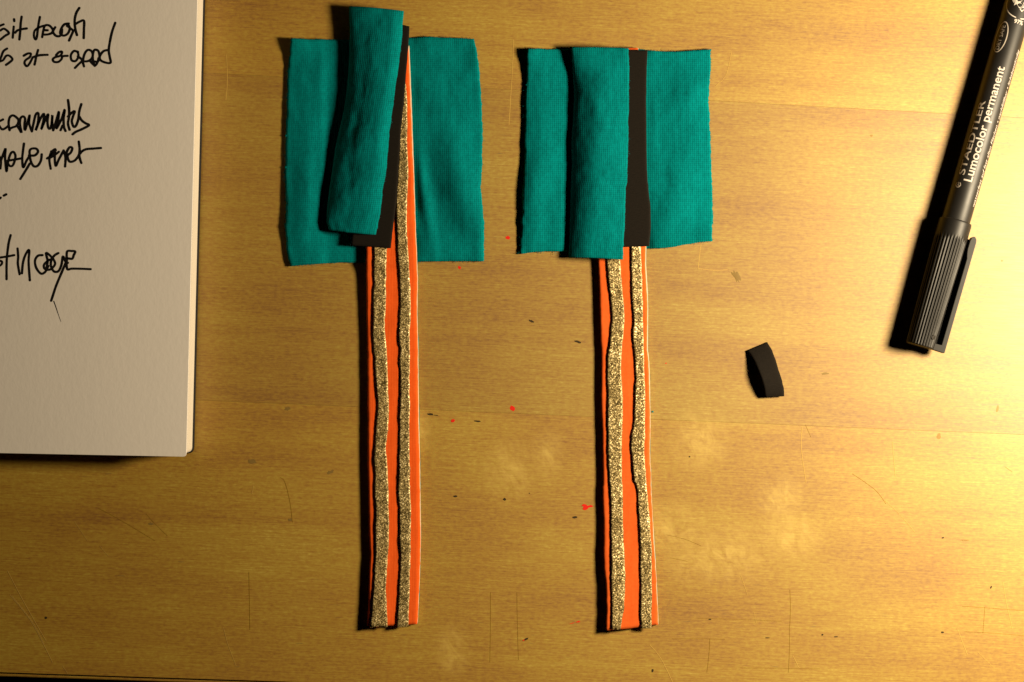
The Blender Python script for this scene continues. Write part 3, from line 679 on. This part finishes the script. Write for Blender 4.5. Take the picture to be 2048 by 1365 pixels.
# ------------------------------------------------------------------ marker pen
pen = empty('marker_pen', W(1839, 692.7, 0)); tag(pen, 'black permanent marker with ribbed cap and white lettering, at the right', 'marker pen')
sl = 0.2905; ln_ = math.hypot(sl, 1)
AX = Vector((sl / ln_, 1 / ln_, -0.0035)).normalized(); PR = Vector((AX.y, -AX.x, 0)).normalized(); UP = PR.cross(AX).normalized()
if UP.z < 0: UP = -UP
C0 = W(1839, 692.7, 5.2)
def pp(s, r, phi, base=None): return C0 + AX * (s * MM) + (PR * math.sin(phi) + UP * math.cos(phi)) * (r * MM)
def lathe(name, prof, n, mat, parent, rib=None, caps=True):
    V, F = [], []
    for (s, r) in prof:
        for i in range(n):
            ph = 2 * math.pi * i / n; rr = r
            if rib: rr = r * (1 - rib(s, ph))
            V.append(pp(s, rr, ph))
    for j in range(len(prof) - 1):
        for i in range(n): F.append((j * n + i, j * n + (i + 1) % n, (j + 1) * n + (i + 1) % n, (j + 1) * n + i))
    if caps: F.append(tuple(range(n))); F.append(tuple(range((len(prof) - 1) * n, len(prof) * n)))
    return mesh_obj(name, V, F, mat, parent)
NR = 30
def rib(s, ph):
    if s > 36.4 or s < 0.3: return 0.0
    k = smooth(36.4, 34.6, s)
    c = max(0.0, 0.5 + 0.5 * math.cos(ph * NR))
    return 0.075 * k * (1 - c ** 0.7)
cap = lathe('cap', [(0.0, 2.2), (0.0, 4.0), (0.12, 4.3), (0.5, 4.42), (8, 4.58), (18, 4.80), (28, 5.0), (34.6, 5.08), (35.2, 5.09), (35.8, 5.10), (36.4, 5.11), (37, 5.12), (40.0, 5.14), (40.7, 5.13), (41.1, 5.06), (41.25, 4.95), (41.35, 4.6), (41.4, 4.3)], 240, M['plastic_cap'], pen, rib)
R_B = 4.46
barrel = lathe('barrel', [(41.2, R_B - 0.05), (41.3, R_B - 0.02), (43.0, R_B - 0.02), (43.1, R_B), (80, R_B), (133, R_B - 0.05), (136, R_B - 0.2), (136.4, R_B - 0.5), (136.5, 3.0)], 96, M['plastic'], pen)
# clip standing off the cap on its right side
cl_out = [(3.9, 0.02), (7.8, -0.1), (7.95, 0.1), (7.9, 20), (7.9, 36.2), (7.7, 37.2), (7.2, 37.9), (6.6, 37.95), (6.05, 37.5), (5.8, 36.4), (5.8, 33.6), (6.0, 32.2), (6.4, 30.6), (6.35, 2.2), (5.6, 2.1), (3.9, 2.1)]
def pen_prism(name, out, z0, z1, mat, parent, bev):
    bm = bmesh.new()
    vv = [bm.verts.new((0, 0, 0)) for _ in out]
    def place(v, p, z): v.co = C0 + AX * (p[1] * MM) + PR * (p[0] * MM) + UP * (z * MM)
    for v, p in zip(vv, out): place(v, p, z0)
    f = bm.faces.new(vv); r = bmesh.ops.extrude_face_region(bm, geom=[f])
    for e in r['geom']:
        if isinstance(e, bmesh.types.BMVert): e.co += UP * ((z1 - z0) * MM)
    bmesh.ops.bevel(bm, geom=list(bm.edges), offset=bev, segments=2, affect='EDGES', profile=0.6)
    bmesh.ops.recalc_face_normals(bm, faces=bm.faces)
    me = bpy.data.meshes.new(name); bm.to_mesh(me); bm.free(); me.materials.append(mat)
    o = bpy.data.objects.new(name, me); COL.objects.link(o); o.parent = parent; o.matrix_parent_inverse = parent.matrix_basis.inverted(); return o
pen_prism('clip', cl_out, -1.2, 1.3, M['plastic_cap'], cap, 0.00016)
pen_prism('clip_web', [(4.2, 0.3), (6.6, 0.3), (6.6, 37.0), (4.6, 37.0)], -2.6, -0.9, M['plastic_cap'], cap, 0.00012)
# moulding mark near the cap's end
V = [pp(3.6 + 0.75 * math.cos(t * math.pi / 8), 4.62, 0.62 + 0.17 * math.sin(t * math.pi / 8)) for t in range(16)]
Vb = [pp(3.6 + 0.75 * math.cos(t * math.pi / 8), 4.2, 0.62 + 0.17 * math.sin(t * math.pi / 8)) for t in range(16)]
mesh_obj('moulding_mark', V + Vb, [tuple(range(16))] + [(i, (i + 1) % 16, 16 + (i + 1) % 16, 16 + i) for i in range(16)], M['plastic'], cap, False)

def s_of(y): return (692.7 - y) * ln_ * PX / MM * 0.99       # photo row on the axis -> distance along the pen
def wrap_flat(name, polys, s0, phi0, mat, r=R_B + 0.02):
    """polys: list of 2-D polygons in mm (x along pen, y across, up = photo left)"""
    V, F = [], []
    for pl in polys:
        k = len(V); V += [pp(s0 + x, r, phi0 - y / R_B) for x, y in pl]; F.append(tuple(range(k, k + len(pl))))
    return mesh_obj(name, V, F, mat, barrel, False)
def text(name, body, s0, s1, height, phi0, mat, bold=0.0, shear=0.0):
    cu = bpy.data.curves.new(name, 'FONT'); cu.body = body; cu.size = 1.0; cu.offset = bold; cu.shear = shear; cu.resolution_u = 4
    ob = bpy.data.objects.new(name, cu); COL.objects.link(ob)
    dg = bpy.context.evaluated_depsgraph_get()
    me = bpy.data.meshes.new_from_object(ob.evaluated_get(dg)); bpy.data.objects.remove(ob)
    bm = bmesh.new(); bm.from_mesh(me)
    x0 = min(v.co.x for v in bm.verts); x1 = max(v.co.x for v in bm.verts)
    fx = (s1 - s0) / (x1 - x0)
    fy = height / 0.70                                         # capital height of the built-in face
    for v in bm.verts: v.co.x = (v.co.x - x0) * fx; v.co.y *= fy; v.co.z = 0
    lo = min(v.co.y for v in bm.verts); hi = max(v.co.y for v in bm.verts); k = lo + 0.25
    while k < hi:
        bmesh.ops.bisect_plane(bm, geom=list(bm.verts) + list(bm.edges) + list(bm.faces), plane_co=(0, k, 0), plane_no=(0, 1, 0)); k += 0.25
    for v in bm.verts: v.co = pp(s0 + v.co.x, R_B + 0.025, phi0 - v.co.y / R_B)
    bmesh.ops.recalc_face_normals(bm, faces=bm.faces)
    me2 = bpy.data.meshes.new(name); bm.to_mesh(me2); bm.free(); bpy.data.meshes.remove(me); me2.materials.append(mat)
    o = bpy.data.objects.new(name, me2); COL.objects.link(o); o.parent = barrel; o.matrix_parent_inverse = barrel.matrix_basis.inverted()
    return o
text('printed_text', 'Lumocolor permanent', s_of(367), s_of(139), 2.6, 0.08, M['print'], 0.012)
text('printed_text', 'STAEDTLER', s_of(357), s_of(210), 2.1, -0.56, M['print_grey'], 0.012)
text('printed_text', 'wasserfest auf fast allen Fl\u00e4chen \u2022 nachf\u00fcllbar \u2022 lichtbest\u00e4ndig', s_of(409), s_of(97), 1.25, 0.98, M['print'], 0.0, 0.25)
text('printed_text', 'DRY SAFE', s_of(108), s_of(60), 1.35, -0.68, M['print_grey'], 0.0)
def ring(rx, ry, wd, a0=0, a1=360, n=60):
    out = []
    for i in range(n):
        t0, t1 = math.radians(a0 + (a1 - a0) * i / n), math.radians(a0 + (a1 - a0) * (i + 1) / n)
        out.append([(rx * math.cos(t0), ry * math.sin(t0)), (rx * math.cos(t1), ry * math.sin(t1)), ((rx - wd) * math.cos(t1), (ry - wd) * math.sin(t1)), ((rx - wd) * math.cos(t0), (ry - wd) * math.sin(t0))])
    return out
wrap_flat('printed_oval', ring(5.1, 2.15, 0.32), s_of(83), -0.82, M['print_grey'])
wrap_flat('printed_circle', ring(5.4, 5.4, 0.30, 8 + 180, 352 + 180), s_of(10), 0.02, M['print'])
# bent-arrow recycling mark
arr = []
for k in range(3):
    a = math.radians(90 + 120 * k + 14)
    def rt(pts): return [(x * math.cos(a) - y * math.sin(a), x * math.sin(a) + y * math.cos(a)) for x, y in pts]
    arr += [rt([(-1.3, 3.3), (0.55, 3.3), (1.15, 2.4), (-0.2, 1.55), (-0.75, 2.3), (-1.9, 2.3)]), rt([(1.25, 2.25), (2.1, 0.85), (2.9, 1.25), (2.3, -0.9), (0.3, -0.2), (1.0, 0.25), (0.0, 1.45)])]
wrap_flat('printed_recycling_mark', arr, s_of(8), 0.05, M['print'])
def upright(name, body, s0, phi0, h, mat):
    cu = bpy.data.curves.new(name, 'FONT'); cu.body = body; cu.size = 1.0; cu.offset = 0.02
    ob = bpy.data.objects.new(name, cu); COL.objects.link(ob); dg = bpy.context.evaluated_depsgraph_get()
    me = bpy.data.meshes.new_from_object(ob.evaluated_get(dg)); bpy.data.objects.remove(ob)
    for v in me.vertices:
        x, y = v.co.x * h / 0.7, v.co.y * h / 0.7
        v.co = pp(s0 + y, R_B + 0.03, phi0 + x / R_B)
    me.materials.append(mat); o = bpy.data.objects.new(name, me); COL.objects.link(o); o.parent = barrel; o.matrix_parent_inverse = barrel.matrix_basis.inverted(); return o
upright('printed_text', '97%', s_of(52), -0.20, 1.25, M['print'])
# small roundel before the maker's name
rd = ring(0.95, 0.95, 0.26, 40, 330, 24) + [[(0, 0.09), (0.85, 0.09), (0.85, -0.09), (0, -0.09)], [(0.07, 0), (-0.42, 0.74), (-0.56, 0.66), (-0.07, -0.05)], [(0.07, 0), (-0.42, -0.74), (-0.56, -0.66), (-0.07, 0.05)]]
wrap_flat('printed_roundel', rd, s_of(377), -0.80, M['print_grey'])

# ------------------------------------------------------------------ marks and scratches on the wood
def blob(name, x, y, rx, ry, rot, mat, z=0.045, rough=0.2, spikes=0, n=18, h=0.012):
    c, s = math.cos(math.radians(rot)), math.sin(math.radians(rot)); V = []
    for i in range(n):
        t = 2 * math.pi * i / n; k = 1 + rnd.uniform(-rough, rough) + (0.45 * math.cos(spikes * t + 0.6) if spikes else 0)
        a, b = rx * k * math.cos(t), ry * k * math.sin(t)
        V.append(W(x + a * c - b * s, y + a * s + b * c, z))
    V.append(W(x, y, z + h))
    return mesh_obj(name, V, [(i, (i + 1) % n, n) for i in range(n)], mat, table, True)
for a in [(1063,643,6,2.2,22),(1156,684,7,2.4,16),(861,829,6,2.4,4),(872,831,5,0.8,8),(955,843,6.5,1.7,6),(911,993,4,2,0),(1009,999,3,2.8,0),(1150,1035,5,2.2,-8),(1059,987,1.2,1,0),(1052,1279,5.5,2,-28),(1305,1342,2,3.6,15),(1379,914,1.6,1.4,0),(1886,1076,2.6,1.4,-15),(1885,1265,2.8,1.8,0),(1982,1175,1.4,3,20),(1672,1274,4,1,0),(1645,1270,2,1.6,0),(1420,1239,3,1.2,0),(1535,1276,5,0.9,0),(92,1236,2.6,2.4,0),(1500,742,1.6,1.4,0)]:
    blob('dark_fleck', *a, M['dark_mark'])
for a in [(1025,817,4.6,6.4,-35,0.2,0),(906,842,3.8,3.0,0,0.2,0),(1173,1014,9,4.8,0,0.2,3),(1016,476,4.8,3.2,30,0.25,0),(919,536,2.6,3.6,-20,0.25,0),(1156,1244,4.5,1.6,-12,0.3,0),(1144,1247,5,0.6,-18,0.3,0),(1332,727,1.4,1.2,0,0.2,0),(1047,1281,2.4,1,-30,0.2,0)]:
    blob('red_ink_spot', *a[:5], M['red'], 0.05, a[5], a[6])
for a in [(504,923,8,4,5),(575,818,6,3.4,-10),(302,1048,5,2.6,0),(660,945,8,3,-25),(580,1040,4,3,0),(1650,748,8,2.2,-10)]:
    blob('grey_stain', *a, M['grey_mark'], 0.04, 0.3)
for a in [(1995,818,2.6,7,8),(1878,873,4,5.5,0),(2004,522,2.6,1.8,0),(242,1152,8,0.8,0),(363,1124,6,0.9,5),(600,1287,7,0.8,0),(475,1334,6,0.8,0),(217,948,6,1.1,-4),(1930,1081,9,1.2,0),(1796,611,1.6,4,10),(1743,272,3,2.4,0)]:
    blob('brown_stain', *a, M['brown_mark'], 0.04, 0.25)
blob('dried_glue_spot', 1472, 553, 12, 6, 62, M['grey_mark'], 0.04, 0.35, 0, 20, 0.06)
lint = blob('teal_lint', 1305, 824, 2.4, 1.8, 0, M['teal'], 0.1, 0.3, 0, 10, 0.25); 
SCR_D = [[(1395,1237),(1470,1239),(1563,1243)],[(1580,1180),(1581,1215),(1580,1250)],[(1579,1250),(1579,1300),(1577,1345)],[(1420,1278),(1418,1310),(1414,1345)],[(1345,1278),(1400,1278),(1450,1279)],[(1480,1336),(1560,1337),(1640,1338)],
 [(1925,1213),(1985,1217),(2048,1222)],[(1970,1214),(1968,1240),(1966,1267)],[(1930,1264),(1990,1267),(2060,1273)],[(1333,1070),(1370,1079),(1402,1092)],[(1340,1116),(1375,1123)],[(197,1017),(240,1040),(310,1082)],[(292,1028),(312,1050),(335,1072)],[(560,955),(570,965),(580,1005),(585,1045)],[(498,1145),(499,1200),(500,1260)],[(981,1185),(981,1250),(980,1325)],[(1034,1185),(1035,1250),(1037,1320)],[(2010,934),(2024,944)],[(1611,850),(1622,875)],[(1705,948),(1750,980),(1772,1008)]]
for s in SCR_D: stroke_mesh('scratch', [s], rnd.uniform(0.45, 0.7), 0.05, M['scratch_d'], table)
SCR_L = [[(15,1142),(40,1190),(65,1235),(92,1282)],[(20,1190),(60,1240),(85,1285),(105,1325)],[(24,1192),(64,1243),(88,1288)],[(125,1332),(135,1347)],[(200,1093),(217,1113)],[(447,1256),(456,1290),(472,1332)],[(150,1045),(175,1082)],[(1300,1290),(1322,1318),(1345,1364)],[(1604,855),(1603,900),(1612,965)],[(1785,884),(1788,920),(1791,955)],[(1482,1152),(1495,1190)],[(1508,1225),(1512,1246)],[(1586,1312),(1598,1336)],[(507,972),(504,988)],[(2006,1164),(2014,1210),(2025,1258)],[(1402,488),(1396,538)],[(1396,538),(1430,541),(1455,540)],[(1463,105),(1452,150),(1432,172)],[(453,110),(455,160),(452,200)],[(1027,80),(1024,150),(1018,250)],[(1770,1001),(1800,1030),(1830,1065)],[(1957,1305),(1990,1338)],[(1915,1258),(1935,1310)]]
for s in SCR_L: stroke_mesh('scratch', [s], rnd.uniform(0.6, 1.1), 0.05, M['scratch_l'], table)

scene.render.engine = 'CYCLES'
